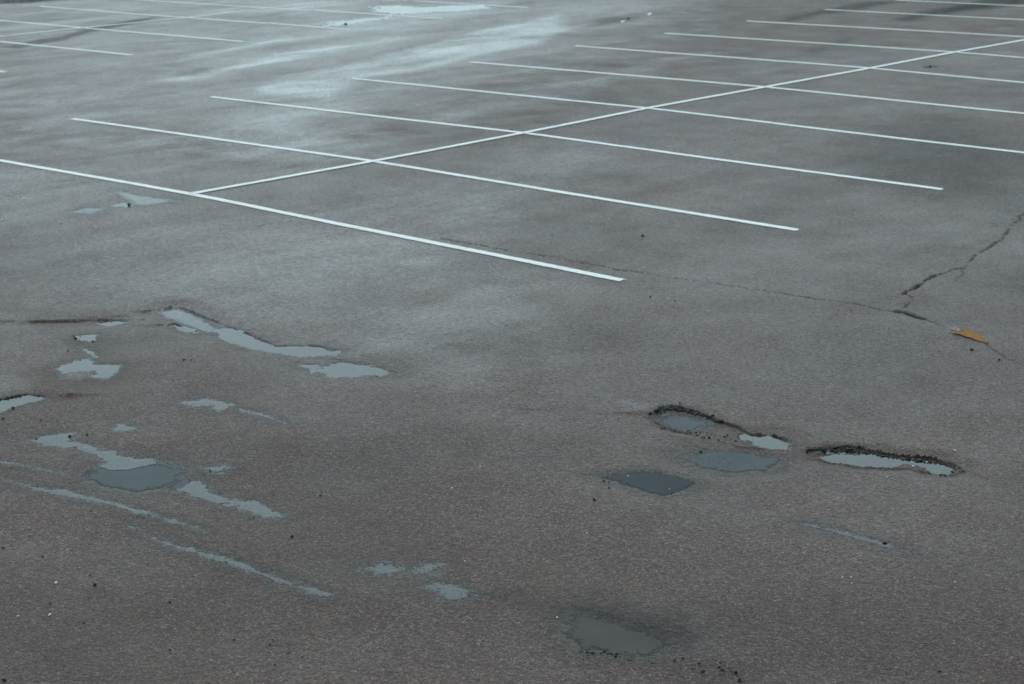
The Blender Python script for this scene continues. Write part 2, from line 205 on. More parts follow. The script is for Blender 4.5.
def fbm(x, y, octs, seed=0, gain=.5):
    s = np.zeros_like(x, dtype=F); a = 1.0; f = 1.0; t = 0
    for k in range(octs):
        s += F(a) * perlin(x * F(f), y * F(f), seed + k); t += a
        a *= gain; f *= 2.03
    return s / F(t)

def sstep(a, b, x):
    t = np.clip((x - a) / (b - a), 0, 1)
    return t * t * (3 - 2 * t)

def seg_dist(px, py, a, b):
    ax, ay = a; bx, by = b
    dx, dy = bx - ax, by - ay
    t = np.clip(((px - ax) * dx + (py - ay) * dy) / (dx * dx + dy * dy + 1e-12), 0, 1)
    return np.hypot(px - ax - t * dx, py - ay - t * dy)

def poly_sd(px, py, pts):                       # signed distance, negative inside
    d = np.full(px.shape, 1e9, F); ins = np.zeros(px.shape, bool)
    n = len(pts)
    for i in range(n):
        a, b = pts[i], pts[(i + 1) % n]
        d = np.minimum(d, seg_dist(px, py, a, b))
        if a[1] != b[1]:
            cnd = ((a[1] > py) != (b[1] > py)) & (px < (b[0] - a[0]) * (py - a[1]) / (b[1] - a[1]) + a[0])
            ins ^= cnd
    return np.where(ins, -d, d)

def line_sd(px, py, pts):                       # distance and side (+ = camera side) of a polyline
    d = np.full(px.shape, 1e9, F); side = np.zeros(px.shape, F)
    cx, cy = CAM['loc'][0], CAM['loc'][1]
    for i in range(len(pts) - 1):
        a, b = pts[i], pts[i + 1]
        dd = seg_dist(px, py, a, b)
        cr = (b[0] - a[0]) * (py - a[1]) - (b[1] - a[1]) * (px - a[0])
        cc = (b[0] - a[0]) * (cy - a[1]) - (b[1] - a[1]) * (cx - a[0])
        m = dd < d
        side = np.where(m, np.sign(cr) * np.sign(cc), side)
        d = np.where(m, dd, d)
    return d, side

def base_height(x):                             # the lot is crowned along the near centre line
    t = np.sqrt(x * x + .25) - .5
    right = -.0444 * np.tanh(t / 6 * 1.15) / np.tanh(1.15)
    left = -.0074 * np.minimum(t, 18) - .004 * np.maximum(t - 18, 0) * np.exp(-np.maximum(t - 18, 0) / 40)
    return np.where(x > 0, right, left)

# ------------------------------------------------------------------ ground sheet
def march(start, stop, step):
    out = [start]
    while out[-1] < stop:
        out.append(out[-1] + step(out[-1]))
    return out

us = march(6.6, 47, lambda u: max(.009, .009 * (u / 8) ** 1.6))
g = 0.03; lo = [us[0]]
while lo[-1] > -900:
    lo.append(lo[-1] - g); g *= 1.25
g = .15; hi = [us[-1]]
while hi[-1] < 1500:
    hi.append(hi[-1] + g); g *= 1.25
US = np.array(lo[:0:-1] + us + hi[1:], F)
vs = march(0, 13, lambda v: .0085 if v < 2.9 else (.012 if v < 4.5 else (.02 if v < 7 else .04)))
g = .06; hv = [vs[-1]]
while hv[-1] < 1200:
    hv.append(hv[-1] + g); g *= 1.3
half = vs + hv[1:]
VS = np.array([-v for v in half[:0:-1]] + half, F)
nu, nv = len(US), len(VS)
ya = CAM['yaw']; s_, c_ = math.sin(ya), math.cos(ya)
UU, VV = np.meshgrid(US, VS, indexing='ij')
X = (CAM['loc'][0] + s_ * UU + c_ * VV).astype(F).ravel()
Y = (CAM['loc'][1] + c_ * UU - s_ * VV).astype(F).ravel()
near = ((UU > 5) & (UU < 60) & (np.abs(VV) < 16)).ravel()
NI = np.nonzero(near)[0]
x, y = X[NI], Y[NI]
uN = UU.ravel()[NI]
N = len(x)

def bbox_idx(pts, m):
    p = np.array(pts)
    return np.nonzero((x > p[:, 0].min() - m) & (x < p[:, 0].max() + m) & (y > p[:, 1].min() - m) & (y < p[:, 1].max() + m))[0]

n_big = fbm(x * F(.28), y * F(.28), 3, 1)
n_mid = fbm(x * F(1.7), y * F(1.7), 3, 5)
n_fine = fbm(x * F(9), y * F(9), 3, 9)
n_grit = fbm(x * F(38), y * F(38), 2, 13)
warp = F(.9) * fbm(x * F(.35), y * F(.22), 2, 61)
streak = fbm((x + warp) * F(1.0), y * F(.24), 4, 17, .62)   # worn along the driving direction
tyre = fbm((x + warp) * F(4.0), y * F(.3), 3, 23, .6)
blotch = fbm(x * F(.75) + warp, y * F(.45), 4, 67, .62)
fadef = np.exp(-np.maximum(uN - 14, 0) / 12).astype(F)

h = base_height(x).astype(F) + F(.003) * n_big + F(.0012) * n_mid + fadef * (F(.0009) * n_fine + F(.0014) * n_grit)
film = np.zeros(N, F); dark = np.zeros(N, F); mud = np.zeros(N, F); under = np.zeros(N, F); worn = np.zeros(N, F); damp = np.zeros(N, F)

for pts, a, bl, st in FILM:
    ix = bbox_idx(pts, bl * 2 + .3)
    d = poly_sd(x[ix], y[ix], pts) + F(bl * .9) * n_mid[ix] + F(min(bl, .3) * .5) * n_fine[ix]
    k = sstep(bl, -bl, d) * a
    if st:
        mod = .85 + .75 * streak[ix] + .4 * tyre[ix] + .85 * blotch[ix] + .5 * n_mid[ix] + .4 * n_fine[ix] + .5 * n_grit[ix] * fadef[ix]
        k = k * np.clip(1 + (mod - 1) * st, .08, 1.7)
    film[ix] = 1 - (1 - film[ix]) * (1 - np.clip(k, 0, 1))
for pts, a, bl in DARK:
    ix = bbox_idx(pts, bl * 2 + .2)
    d = poly_sd(x[ix], y[ix], pts) + F(bl * .9) * n_mid[ix] + F(min(bl, .15) * .8) * n_fine[ix]
    dark[ix] = np.maximum(dark[ix], sstep(bl, -bl, d) * a * np.clip(.9 + .35 * tyre[ix] + .5 * n_fine[ix] + .4 * n_mid[ix], 0, 1))
for pts, a, bl in MUD:
    ix = bbox_idx(pts, bl * 2 + .2)
    d = poly_sd(x[ix], y[ix], pts) + F(bl * .9) * n_mid[ix] + F(bl * .5) * n_fine[ix]
    mud[ix] = np.maximum(mud[ix], sstep(bl, -bl, d) * a)

for pts, drop, reach in LEDGES:
    ix = bbox_idx(pts, reach * 2.5 + .1)
    d, side = line_sd(x[ix], y[ix], pts)
    sd = d * side + F(.018) * n_fine[ix] + F(.008) * n_grit[ix]
    ends = np.minimum(np.hypot(x[ix] - pts[0][0], y[ix] - pts[0][1]), np.hypot(x[ix] - pts[-1][0], y[ix] - pts[-1][1]))
    low = sstep(-.010, .022, sd) * np.exp(-np.maximum(sd, 0) / reach) * sstep(0, .12, ends)
    h[ix] -= F(drop) * low.astype(F)
    edge = np.exp(-((sd - .004) / .011) ** 2) * sstep(0, .10, ends) * min(1, drop / .022)
    dark[ix] = np.maximum(dark[ix], edge.astype(F) * np.clip(.85 + .9 * n_fine[ix] + .7 * n_mid[ix], 0, 1))
for pts, depth, bl in HOLLOWS:
    ix = bbox_idx(pts, .3)
    d = poly_sd(x[ix], y[ix], pts) + F(.03) * n_fine[ix]
    k = sstep(bl, -bl, d)
    h[ix] -= F(depth) * k.astype(F) + F(.006) * (k * np.abs(n_grit[ix] + n_fine[ix])).astype(F)
    dark[ix] = np.maximum(dark[ix], F(.15) * k)
    worn[ix] = np.maximum(worn[ix], k)
for pts, depth, wd, a in CRACKS:
    ix = bbox_idx(pts, .4)
    jx = x[ix] + F(.03) * perlin(x[ix] * 5, y[ix] * 5, 41) + F(.012) * perlin(x[ix] * 21, y[ix] * 21, 43)
    jy = y[ix] + F(.03) * perlin(x[ix] * 5, y[ix] * 5, 42) + F(.012) * perlin(x[ix] * 21, y[ix] * 21, 44)
    d, side = line_sd(jx, jy, pts)
    wl = wd * np.clip(.62 + 1.25 * perlin(x[ix] * 3.3, y[ix] * 3.3, 45) + .7 * n_fine[ix], .16, 1.3)
    k = np.exp(-(d / wl) ** 2)
    h[ix] -= (depth * k).astype(F)
    dark[ix] = np.maximum(dark[ix], (a * k).astype(F))

# hollows that hold water; the shore is where the ground meets the level
h0 = h.copy()
PW = []
for label, pts, depth, ew, rag, kind in PUDDLES:
    ix = bbox_idx(pts, ew * 3 + rag * 2 + .05)
    raw = poly_sd(x[ix], y[ix], pts)
    d = raw + F(rag) * (.9 * n_fine[ix] + .35 * n_grit[ix]) + F(rag * .5) * n_mid[ix]
    near_edge = np.abs(raw) < ew
    lev = float(np.median(h0[ix][near_edge])) - .35 * depth
    PW.append([label, pts, depth, ew, rag, kind, ix, raw, d, lev])
for a in range(len(PW)):                        # neighbours share one level
    for b in range(a):
        gap = min(math.dist(p, q) for p in PW[a][1] for q in PW[b][1])
        if gap < .16:
            PW[a][9] = PW[b][9] = min(PW[a][9], PW[b][9])
wetmax = np.zeros(N, F)
for label, pts, depth, ew, rag, kind, ix, raw, d, lev in PW:
    wetmax[ix] = np.maximum(wetmax[ix], sstep(ew, -ew, d))
for label, pts, depth, ew, rag, kind, ix, raw, d, lev in PW:
    inside = sstep(ew, -ew, d)
    wide = sstep(ew * 2.5 + rag * 2, ew, raw)
    tgt = lev + .35 * depth - depth * inside * (1 + .2 * n_fine[ix]) + depth * (.12 * n_grit[ix] + .22 * n_fine[ix] + .15 * n_mid[ix])
    free = (dark[ix] < .3) & (worn[ix] < .3)
    cur = h[ix]
    flat = cur + (tgt - cur) * .9 * wide * np.where(free, 1, 0)
    new = np.where(inside > .02, np.where(free, flat, cur) * (1 - inside) + np.minimum(cur, tgt) * inside, flat)
    new = np.where(wetmax[ix] > inside + .05, np.minimum(new, cur), new)      # never fill a neighbour's hollow
    dry_ = (wetmax[ix] < .30) & (raw < ew * 3 + rag) & (free | (raw > ew + rag * .5))
    h[ix] = np.where(dry_, np.maximum(new, lev + .0012), new)
    film[ix] = np.maximum(film[ix], F(.22) * sstep(ew * .9, 0, d).astype(F))
    damp[ix] = np.maximum(damp[ix], sstep(ew * 2.2 + .05, 0, d - F(.05) * n_mid[ix]) * (1 if kind else .6))
WATER = []
for label, pts, depth, ew, rag, kind, ix, raw, d, lev in PW:
    sel = (raw < ew * .7 + rag * .7) & (h[ix] < lev)
    under[ix] = np.maximum(under[ix], np.where(sel & (kind == 0), sstep(.0008, .0045, lev - h[ix]), 0))
    WATER.append((label, ix, lev, sel, kind))

film = np.clip(film + .10 * np.clip(streak + .5 * tyre, -1, 1) * np.clip((uN - 11) / 8, 0, 1), 0, 1).astype(F)
film += F(.05) * np.clip(n_big + .4 * n_mid, -1, 1)
film = np.clip(film, 0, 1)

Z = base_height(X.astype(np.float64)).astype(F)
Z[NI] = h

def attr(me, name, full):
    a = me.attributes.new(name, 'FLOAT', 'POINT')
    a.data.foreach_set('value', full.astype(F))

def full(v, default=0.0):
    o = np.full(nu * nv, default, F); o[NI] = v
    return o

me = bpy.data.meshes.new('ground')
me.vertices.add(nu * nv)
co = np.empty((nu * nv, 3), F); co[:, 0] = X; co[:, 1] = Y; co[:, 2] = Z
me.vertices.foreach_set('co', co.ravel())
idx = np.arange(nu * nv, dtype=np.int32).reshape(nu, nv)
quad = np.stack([idx[:-1, :-1], idx[1:, :-1], idx[1:, 1:], idx[:-1, 1:]], -1).reshape(-1, 4)
# orientation: +Z up
e1 = co[quad[0, 1]] - co[quad[0, 0]]; e2 = co[quad[0, 3]] - co[quad[0, 0]]
if e1[0] * e2[1] - e1[1] * e2[0] < 0:
    quad = quad[:, ::-1].copy()
nf = len(quad)
me.loops.add(nf * 4); me.polygons.add(nf)
me.loops.foreach_set('vertex_index', quad.ravel())
me.polygons.foreach_set('loop_start', np.arange(0, nf * 4, 4, dtype=np.int32))
me.polygons.foreach_set('use_smooth', np.ones(nf, bool))
me.update(calc_edges=True)
attr(me, 'film', full(film, .12)); attr(me, 'dark', full(dark)); attr(me, 'mud', full(mud))
attr(me, 'under', full(under)); attr(me, 'worn', full(worn)); attr(me, 'damp', full(damp))
ground = bpy.data.objects.new('ground', me); COL.objects.link(ground)
ground['kind'] = 'structure'
ground['label'] = 'worn wet grey asphalt of the car park'

def ground_z(px, py):                           # bilinear height of the finished sheet
    dx, dy = np.asarray(px, float) - CAM['loc'][0], np.asarray(py, float) - CAM['loc'][1]
    u = s_ * dx + c_ * dy; v = c_ * dx - s_ * dy
    i = np.clip(np.searchsorted(US, u) - 1, 0, nu - 2); j = np.clip(np.searchsorted(VS, v) - 1, 0, nv - 2)
    fu = (u - US[i]) / (US[i + 1] - US[i]); fv = (v - VS[j]) / (VS[j + 1] - VS[j])
    Zg = Z.reshape(nu, nv)
    return ((Zg[i, j] * (1 - fv) + Zg[i, j + 1] * fv) * (1 - fu) + (Zg[i + 1, j] * (1 - fv) + Zg[i + 1, j + 1] * fv) * fu)

# ------------------------------------------------------------------ materials
class NT:
    def __init__(self, name):
        self.m = bpy.data.materials.new(name); self.m.use_nodes = True
        self.t = self.m.node_tree; self.t.nodes.clear()
        self.out = self.n('ShaderNodeOutputMaterial')
    def n(self, typ, **kw):
        nd = self.t.nodes.new(typ)
        for k, v in kw.items():
            setattr(nd, k, v)
        return nd
    def l(self, a, b):
        self.t.links.new(a, b)
    def put(self, sock, v):
        if hasattr(v, 'links'):
            self.l(v, sock)
        else:
            sock.default_value = v
    def math(self, op, a, b=0.0, c=0.0, clamp=False):
        nd = self.n('ShaderNodeMath', operation=op, use_clamp=clamp)
        self.put(nd.inputs[0], a); self.put(nd.inputs[1], b); self.put(nd.inputs[2], c)
        return nd.outputs[0]
    def mixc(self, f, a, b, mode='MIX'):
        nd = self.n('ShaderNodeMix', data_type='RGBA', blend_type=mode)
        self.put(nd.inputs[0], f)
        self.put(nd.inputs[6], a if hasattr(a, 'links') else (*a, 1)); self.put(nd.inputs[7], b if hasattr(b, 'links') else (*b, 1))
        return nd.outputs[2]
    def mixf(self, f, a, b):
        nd = self.n('ShaderNodeMix', data_type='FLOAT')
        self.put(nd.inputs[0], f); self.put(nd.inputs[2], a); self.put(nd.inputs[3], b)
        return nd.outputs[0]
    def attr(self, name):
        return self.n('ShaderNodeAttribute', attribute_name=name).outputs['Fac']
    def noise(self, vec, scale, detail=3, rough=.55):
        nd = self.n('ShaderNodeTexNoise'); self.l(vec, nd.inputs['Vector'])
        nd.inputs['Scale'].default_value = scale; nd.inputs['Detail'].default_value = detail; nd.inputs['Roughness'].default_value = rough
        return nd.outputs['Fac']
    def range(self, v, a, b, c, d):
        nd = self.n('ShaderNodeMapRange'); self.put(nd.inputs[0], v)
        for k, q in enumerate((a, b, c, d)):
            nd.inputs[k + 1].default_value = q
        return nd.outputs[0]

def asphalt_material():
    t = NT('wet_asphalt')
    P = t.n('ShaderNodeNewGeometry').outputs['Position']
    film_, dark_, mud_, under_, worn_ = (t.attr(k) for k in ('film', 'dark', 'mud', 'under', 'worn'))
    damp_ = t.attr('damp')
    # the film breaks into glints where stones stand out of it
    film_ = t.math('MULTIPLY', film_, t.mixf(film_, t.range(t.noise(P, 24, 3, .7), .34, .66, .25, 1.8), 1.0), clamp=True)
    vor = t.n('ShaderNodeTexVoronoi'); t.l(P, vor.inputs['Vector']); vor.inputs['Scale'].default_value = 128
    vor2 = t.n('ShaderNodeTexVoronoi'); t.l(P, vor2.inputs['Vector']); vor2.inputs['Scale'].default_value = 150
    sep = t.n('ShaderNodeSeparateColor'); t.l(vor.outputs['Color'], sep.inputs[0])
    sep2 = t.n('ShaderNodeSeparateColor'); t.l(vor2.outputs['Color'], sep2.inputs[0])
    big = t.noise(P, .55, 4); mid = t.noise(P, 4.5, 4); fine = t.noise(P, 26, 3)
    # bitumen with stones showing through: grey, tan, reddish, a few nearly white
    ramp = t.n('ShaderNodeValToRGB'); t.l(sep.outputs[0], ramp.inputs[0])
    e = ramp.color_ramp.elements
    e[0].position = 0; e[0].color = (.022, .021, .020, 1)
    e[1].position = 1; e[1].color = (.38, .32, .27, 1)
    for pos, col in ((.28, (.040, .030, .027)), (.52, (.080, .056, .046)), (.70, (.160, .100, .070)), (.82, (.200, .080, .050)), (.92, (.210, .150, .120))):
        k = e.new(pos); k.color = (*col, 1)
    ramp2 = t.n('ShaderNodeValToRGB'); t.l(sep2.outputs[0], ramp2.inputs[0])
    e = ramp2.color_ramp.elements
    e[0].color = (.027, .022, .021, 1); e[1].color = (.150, .118, .100, 1)
    stones = t.mixc(.38, ramp.outputs[0], ramp2.outputs[0])
    clump = t.noise(P, 34, 2, .6)
    col = t.mixc(t.range(mid, .3, .7, .08, .35), stones, (.076, .056, .048))
    tone = t.range(big, .3, .7, .84, 1.22)
    cc = t.n('ShaderNodeCombineColor')
    tone = t.math('MULTIPLY', tone, t.range(clump, .32, .68, .76, 1.26))
    for k, q in enumerate((1.13, .98, 1.0)):
        t.l(t.math('MULTIPLY', tone, q), cc.inputs[k])
    col = t.mixc(1.0, col, cc.outputs[0], 'MULTIPLY')
    col = t.mixc(t.math('MULTIPLY', mud_, .7), col, t.mixc(fine, (.075, .052, .038), (.15, .112, .085)))
    soaked = t.math('MAXIMUM', t.math('MULTIPLY', film_, .45), t.math('MULTIPLY', under_, .4))
    col = t.mixc(soaked, col, t.mixc(mud_, (.030, .031, .031), (.095, .085, .070)))
    col = t.mixc(t.math('MULTIPLY', damp_, .42), col, (.024, .023, .023))        # soaked margin
    col = t.mixc(t.math('MULTIPLY', dark_, .95, clamp=True), col, (.009, .010, .010))
    # relief: stones and pits, drowned where water fills them
    stone_h = t.math('SUBTRACT', 1.0, vor.outputs['Distance'])
    grit = t.math('ADD', t.math('MULTIPLY', stone_h, .6), t.math('ADD', t.math('MULTIPLY', sep.outputs[1], .45), t.math('ADD', t.math('MULTIPLY', t.noise(P, 140, 3, .6), .9), t.math('MULTIPLY', clump, 2.2))))
    dry = t.math('SUBTRACT', 1.0, t.math('MULTIPLY', film_, .92), clamp=True)
    bump = t.n('ShaderNodeBump'); bump.inputs['Distance'].default_value = .012
    t.l(grit, bump.inputs['Height'])
    t.l(t.math('MULTIPLY', dry, t.math('SUBTRACT', 1.0, under_)), bump.inputs['Strength'])
    patch = t.noise(P, 1.6, 5, .6)
    rough = t.mixf(film_, t.range(patch, .3, .7, .46, .62), .16)
    rough = t.mixf(dark_, rough, .6)
    b = t.n('ShaderNodeBsdfPrincipled')
    t.l(col, b.inputs['Base Color']); t.l(rough, b.inputs['Roughness'])
    b.inputs['IOR'].default_value = 1.42
    spec = t.math('MULTIPLY', t.math('SUBTRACT', 1.0, under_), t.mixf(dark_, t.math('MULTIPLY', t.mixf(film_, .25, .5), t.range(sep.outputs[2], 0, 1, .55, 1.45)), .0))
    t.l(spec, b.inputs['Specular IOR Level'])
    t.l(bump.outputs[0], b.inputs['Normal'])
    t.l(b.outputs[0], t.out.inputs[0])
    return t.m

def water_material():
    t = NT('standing_water')
    P = t.n('ShaderNodeNewGeometry').outputs['Position']
    bump = t.n('ShaderNodeBump'); bump.inputs['Strength'].default_value = .12; bump.inputs['Distance'].default_value = .002
    t.l(t.noise(P, 14, 2), bump.inputs['Height'])
    fr = t.n('ShaderNodeFresnel'); fr.inputs['IOR'].default_value = 1.33
    t.l(bump.outputs[0], fr.inputs['Normal'])
    gl = t.n('ShaderNodeBsdfAnisotropic'); gl.inputs['Roughness'].default_value = .04
    t.l(bump.outputs[0], gl.inputs['Normal'])
    tr = t.n('ShaderNodeBsdfTransparent'); tr.inputs[0].default_value = (.80, .84, .84, 1)
    shore = t.math('ADD', t.attr('depth'), t.range(t.noise(P, 70, 3, .65), .3, .7, -.0016, .0016))
    cover = t.range(shore, .0002, .0026, 0, 1)
    mx = t.n('ShaderNodeMixShader'); t.l(t.math('MULTIPLY', fr.outputs[0], cover), mx.inputs[0]); t.l(tr.outputs[0], mx.inputs[1]); t.l(gl.outputs[0], mx.inputs[2])
    t.l(mx.outputs[0], t.out.inputs[0])
    return t.m

def paint_material():
    t = NT('white_road_paint')
    P = t.n('ShaderNodeNewGeometry').outputs['Position']
    n1 = t.noise(P, 60, 4, .65); n2 = t.noise(P, 2.2, 4, .6)
    wear = t.math('ADD', t.range(n1, .54, .70, 0, .6), t.range(n2, .52, .74, 0, .4), clamp=True)
    col = t.mixc(wear, (.64, .62, .59), (.22, .21, .20))
    b = t.n('ShaderNodeBsdfPrincipled'); t.l(col, b.inputs['Base Color'])
    b.inputs['Roughness'].default_value = .45
    bump = t.n('ShaderNodeBump'); bump.inputs['Strength'].default_value = .35; bump.inputs['Distance'].default_value = .003
    t.l(n1, bump.inputs['Height']); t.l(bump.outputs[0], b.inputs['Normal'])
    t.l(b.outputs[0], t.out.inputs[0])
    return t.m

def stone_material(name, c0, c1, rough, spec=.5):
    t = NT(name)
    P = t.n('ShaderNodeNewGeometry').outputs['Position']
    col = t.mixc(t.range(t.noise(P, 110, 3), .35, .65, 0, 1), c0, c1)
    b = t.n('ShaderNodeBsdfPrincipled'); t.l(col, b.inputs['Base Color'])
    b.inputs['Roughness'].default_value = rough; b.inputs['Specular IOR Level'].default_value = spec
    t.l(b.outputs[0], t.out.inputs[0])
    return t.m

def leaf_material():
    t = NT('rust_orange_leaf')
    P = t.n('ShaderNodeNewGeometry').outputs['Position']
    col = t.mixc(t.range(t.noise(P, 22, 4), .35, .65, 0, 1), (.18, .070, .008), (.27, .110, .013))
    col = t.mixc(t.range(t.noise(P, 60, 3), .60, .7, 0, .7), col, (.10, .035, .012))
    b = t.n('ShaderNodeBsdfPrincipled'); t.l(col, b.inputs['Base Color']); b.inputs['Roughness'].default_value = .6; b.inputs['Specular IOR Level'].default_value = .12
    t.l(b.outputs[0], t.out.inputs[0])
    return t.m

def dull_water_material(name, c0, c1):  # nearly matt water colour with hardly any mirror, thinning out at the shore
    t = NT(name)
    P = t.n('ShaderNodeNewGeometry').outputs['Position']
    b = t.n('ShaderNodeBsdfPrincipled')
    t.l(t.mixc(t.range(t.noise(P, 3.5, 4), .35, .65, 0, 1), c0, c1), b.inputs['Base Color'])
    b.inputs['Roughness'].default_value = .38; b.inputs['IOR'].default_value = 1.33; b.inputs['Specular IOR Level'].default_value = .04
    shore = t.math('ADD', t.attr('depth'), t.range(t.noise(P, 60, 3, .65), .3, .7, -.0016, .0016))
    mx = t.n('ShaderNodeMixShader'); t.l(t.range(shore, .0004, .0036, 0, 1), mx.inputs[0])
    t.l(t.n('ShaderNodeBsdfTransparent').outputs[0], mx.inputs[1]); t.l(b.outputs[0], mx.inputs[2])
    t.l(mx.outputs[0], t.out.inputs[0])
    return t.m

M_SLATE = dull_water_material('slate_water', (.026, .030, .033), (.036, .040, .042))  # darker reflection of the clear puddle put into the base colour
M_GREY = dull_water_material('dull_grey_water', (.060, .066, .069), (.074, .080, .082))  # even dull grey for the puddles that show little mirror
M_MUD = dull_water_material('muddy_water', (.056, .047, .043), (.072, .061, .054))
M_ASPH = asphalt_material(); M_WATER = water_material(); M_PAINT = paint_material()
M_DARK = stone_material('broken_bitumen', (.006, .007, .007), (.022, .022, .021), .6, .25)
M_PALE = stone_material('pale_chip', (.50, .49, .46), (.68, .67, .63), .55)
M_LEAF = leaf_material(); M_STRAW = stone_material('pale_stalk', (.26, .25, .21), (.40, .38, .32), .6)
me.materials.append(M_ASPH)

def mesh_obj(name, verts, faces, mat, smooth=False, loc=None, parent=None):
    m = bpy.data.meshes.new(name)
    m.from_pydata([tuple(map(float, v)) for v in verts], [], faces)
    m.materials.append(mat)
    if smooth:
        m.polygons.foreach_set('use_smooth', np.ones(len(m.polygons), bool))
    m.update()
    o = bpy.data.objects.new(name, m); COL.objects.link(o)
    if loc is not None:
        o.location = loc
    if parent is not None:
        o.parent = parent
    return o

# ------------------------------------------------------------------ water sheets
gi = NI                                         # near vertex -> sheet vertex
inv = np.full(nu * nv, -1, np.int64)
claimed = np.zeros((nu - 1) * (nv - 1), bool)
for label, ix, lev, sel, kind in WATER:
    ok = np.zeros(nu * nv, bool)
    ok[gi[ix[sel]]] = True
    k = ok.reshape(nu, nv)
    any_ = k[:-1, :-1] | k[1:, :-1] | k[1:, 1:] | k[:-1, 1:]
    fsel = np.nonzero(any_.ravel() & ~claimed)[0]
    if len(fsel) == 0:
        print('no water for', label); continue
    claimed[fsel] = True
    q = quad[fsel]
    used, q2 = np.unique(q, return_inverse=True)
    q2 = q2.reshape(-1, 4)
    vx = co[used].copy(); vx[:, 2] = lev
    c0 = vx.mean(0); c0[2] = lev
    pm = bpy.data.meshes.new('puddle')
    pm.vertices.add(len(used)); pm.vertices.foreach_set('co', (vx - c0).ravel())
    pm.loops.add(len(q2) * 4); pm.polygons.add(len(q2))
    pm.loops.foreach_set('vertex_index', q2.astype(np.int32).ravel())
    pm.polygons.foreach_set('loop_start', np.arange(0, len(q2) * 4, 4, dtype=np.int32))
    pm.update(calc_edges=True)
    attr(pm, 'depth', np.maximum(lev - co[used][:, 2], 0)); pm.materials.append((M_WATER, M_SLATE, M_MUD, M_GREY)[kind])
    o = bpy.data.objects.new('puddle', pm); COL.objects.link(o); o.location = [float(v) for v in c0]
    tag(o, label, 'puddle', 'puddles on the worn asphalt')

# ------------------------------------------------------------------ painted lines
def strip(pts, width, lift):
    pts = [Vector((p[0], p[1], 0)) for p in pts]
    path = []
    for a, b in zip(pts[:-1], pts[1:]):
        n = max(2, int((b - a).length / .045))
        path += [(a.lerp(b, k / n), (b - a).normalized()) for k in range(n)]
    path.append((pts[-1], (pts[-1] - pts[-2]).normalized()))
    px, py = [], []
    ncol = 6
    ph = random.random() * 50
    for k, (p, d) in enumerate(path):
        nrm = Vector((-d.y, d.x, 0))
        wob = .006 * math.sin(ph + k * .021) + .004 * math.sin(ph * 2 + k * .057)
        for c in range(ncol):
            t = (c / (ncol - 1) - .5) * width
            if c in (0, ncol - 1):
                t += random.uniform(-.0035, .0035)
            e = 0
            if k == 0 or k == len(path) - 1:
                e = random.uniform(-.02, .02)
            q = p + nrm * (t + wob) + d * e
            px.append(q.x); py.append(q.y)
    z = ground_z(px, py) + lift
    z = z.reshape(len(path), ncol)
    z = np.maximum(z, z.mean(1, keepdims=True) - .001)
    verts = list(zip(px, py, z.ravel()))
    faces = []
    for k in range(len(path) - 1):
        for c in range(ncol - 1):
            i0 = k * ncol + c
            faces.append((i0, i0 + ncol, i0 + ncol + 1, i0 + 1))
    c0 = np.mean(np.array(verts), 0)
    return [tuple(np.array(v) - c0) for v in verts], faces, tuple(float(v) for v in c0)

for (pts, label) in BAY_LINES:
    v, f, c0 = strip(pts, .092, .004)
    o = mesh_obj('painted_line', v, f, M_PAINT, loc=c0)
    o['kind'] = 'thing'
    tag(o, label, 'painted line', 'white bay lines of the car park')
for (pts, label) in CENTRE_LINES:
    v, f, c0 = strip(pts, .092, .0075)
    o = mesh_obj('painted_line', v, f, M_PAINT, loc=c0)
    o['kind'] = 'thing'
    tag(o, label, 'painted line', 'long white centre lines')

# ------------------------------------------------------------------ loose stones
ICO_V, ICO_F = [], []
ph_ = (1 + 5 ** .5) / 2
for a, b in ((-1, ph_), (1, ph_), (-1, -ph_), (1, -ph_)):
    ICO_V.append((a, b, 0))
for a, b in ((-1, ph_), (1, ph_), (-1, -ph_), (1, -ph_)):
    ICO_V.append((0, a, b))
for a, b in ((ph_, -1), (ph_, 1), (-ph_, -1), (-ph_, 1)):
    ICO_V.append((a, 0, b))
ICO_F = [(0, 11, 5), (0, 5, 1), (0, 1, 7), (0, 7, 10), (0, 10, 11), (1, 5, 9), (5, 11, 4), (11, 10, 2), (10, 7, 6), (7, 1, 8),
         (3, 9, 4), (3, 4, 2), (3, 2, 6), (3, 6, 8), (3, 8, 9), (4, 9, 5), (2, 4, 11), (6, 2, 10), (8, 6, 7), (9, 8, 1)]

def stone_mesh(mat, seed):
    r = random.Random(seed)
    vs_, fs_ = [Vector(v).normalized() for v in ICO_V], list(ICO_F)
    mid = {}
    nf2 = []
    for a, b, c in fs_:                         # one split, then dents: angular chips
        def m(i, j):
            key = (min(i, j), max(i, j))
            if key not in mid:
                mid[key] = len(vs_); vs_.append(((vs_[i] + vs_[j]) / 2).normalized())
            return mid[key]
        ab, bc, ca = m(a, b), m(b, c), m(c, a)
        nf2 += [(a, ab, ca), (b, bc, ab), (c, ca, bc), (ab, bc, ca)]
    planes = [(Vector((r.gauss(0, 1), r.gauss(0, 1), r.gauss(0, 1))).normalized(), r.uniform(.45, .85)) for _ in range(7)]
    sx, sy, sz = r.uniform(.8, 1.3), r.uniform(.65, 1.0), r.uniform(.5, .8)
    out = []
    for v in vs_:
        v = v.copy()
        for n, d in planes:
            k = v.dot(n) - d
            if k > 0:
                v -= n * k
        out.append((v.x * sx, v.y * sy, v.z * sz))
    m2 = bpy.data.meshes.new('stone'); m2.from_pydata(out, [], nf2); m2.materials.append(mat); m2.update()
    return m2

DARK_MESH = [stone_mesh(M_DARK, k) for k in range(8)]
PALE_MESH = [stone_mesh(M_PALE, 50 + k) for k in range(4)]

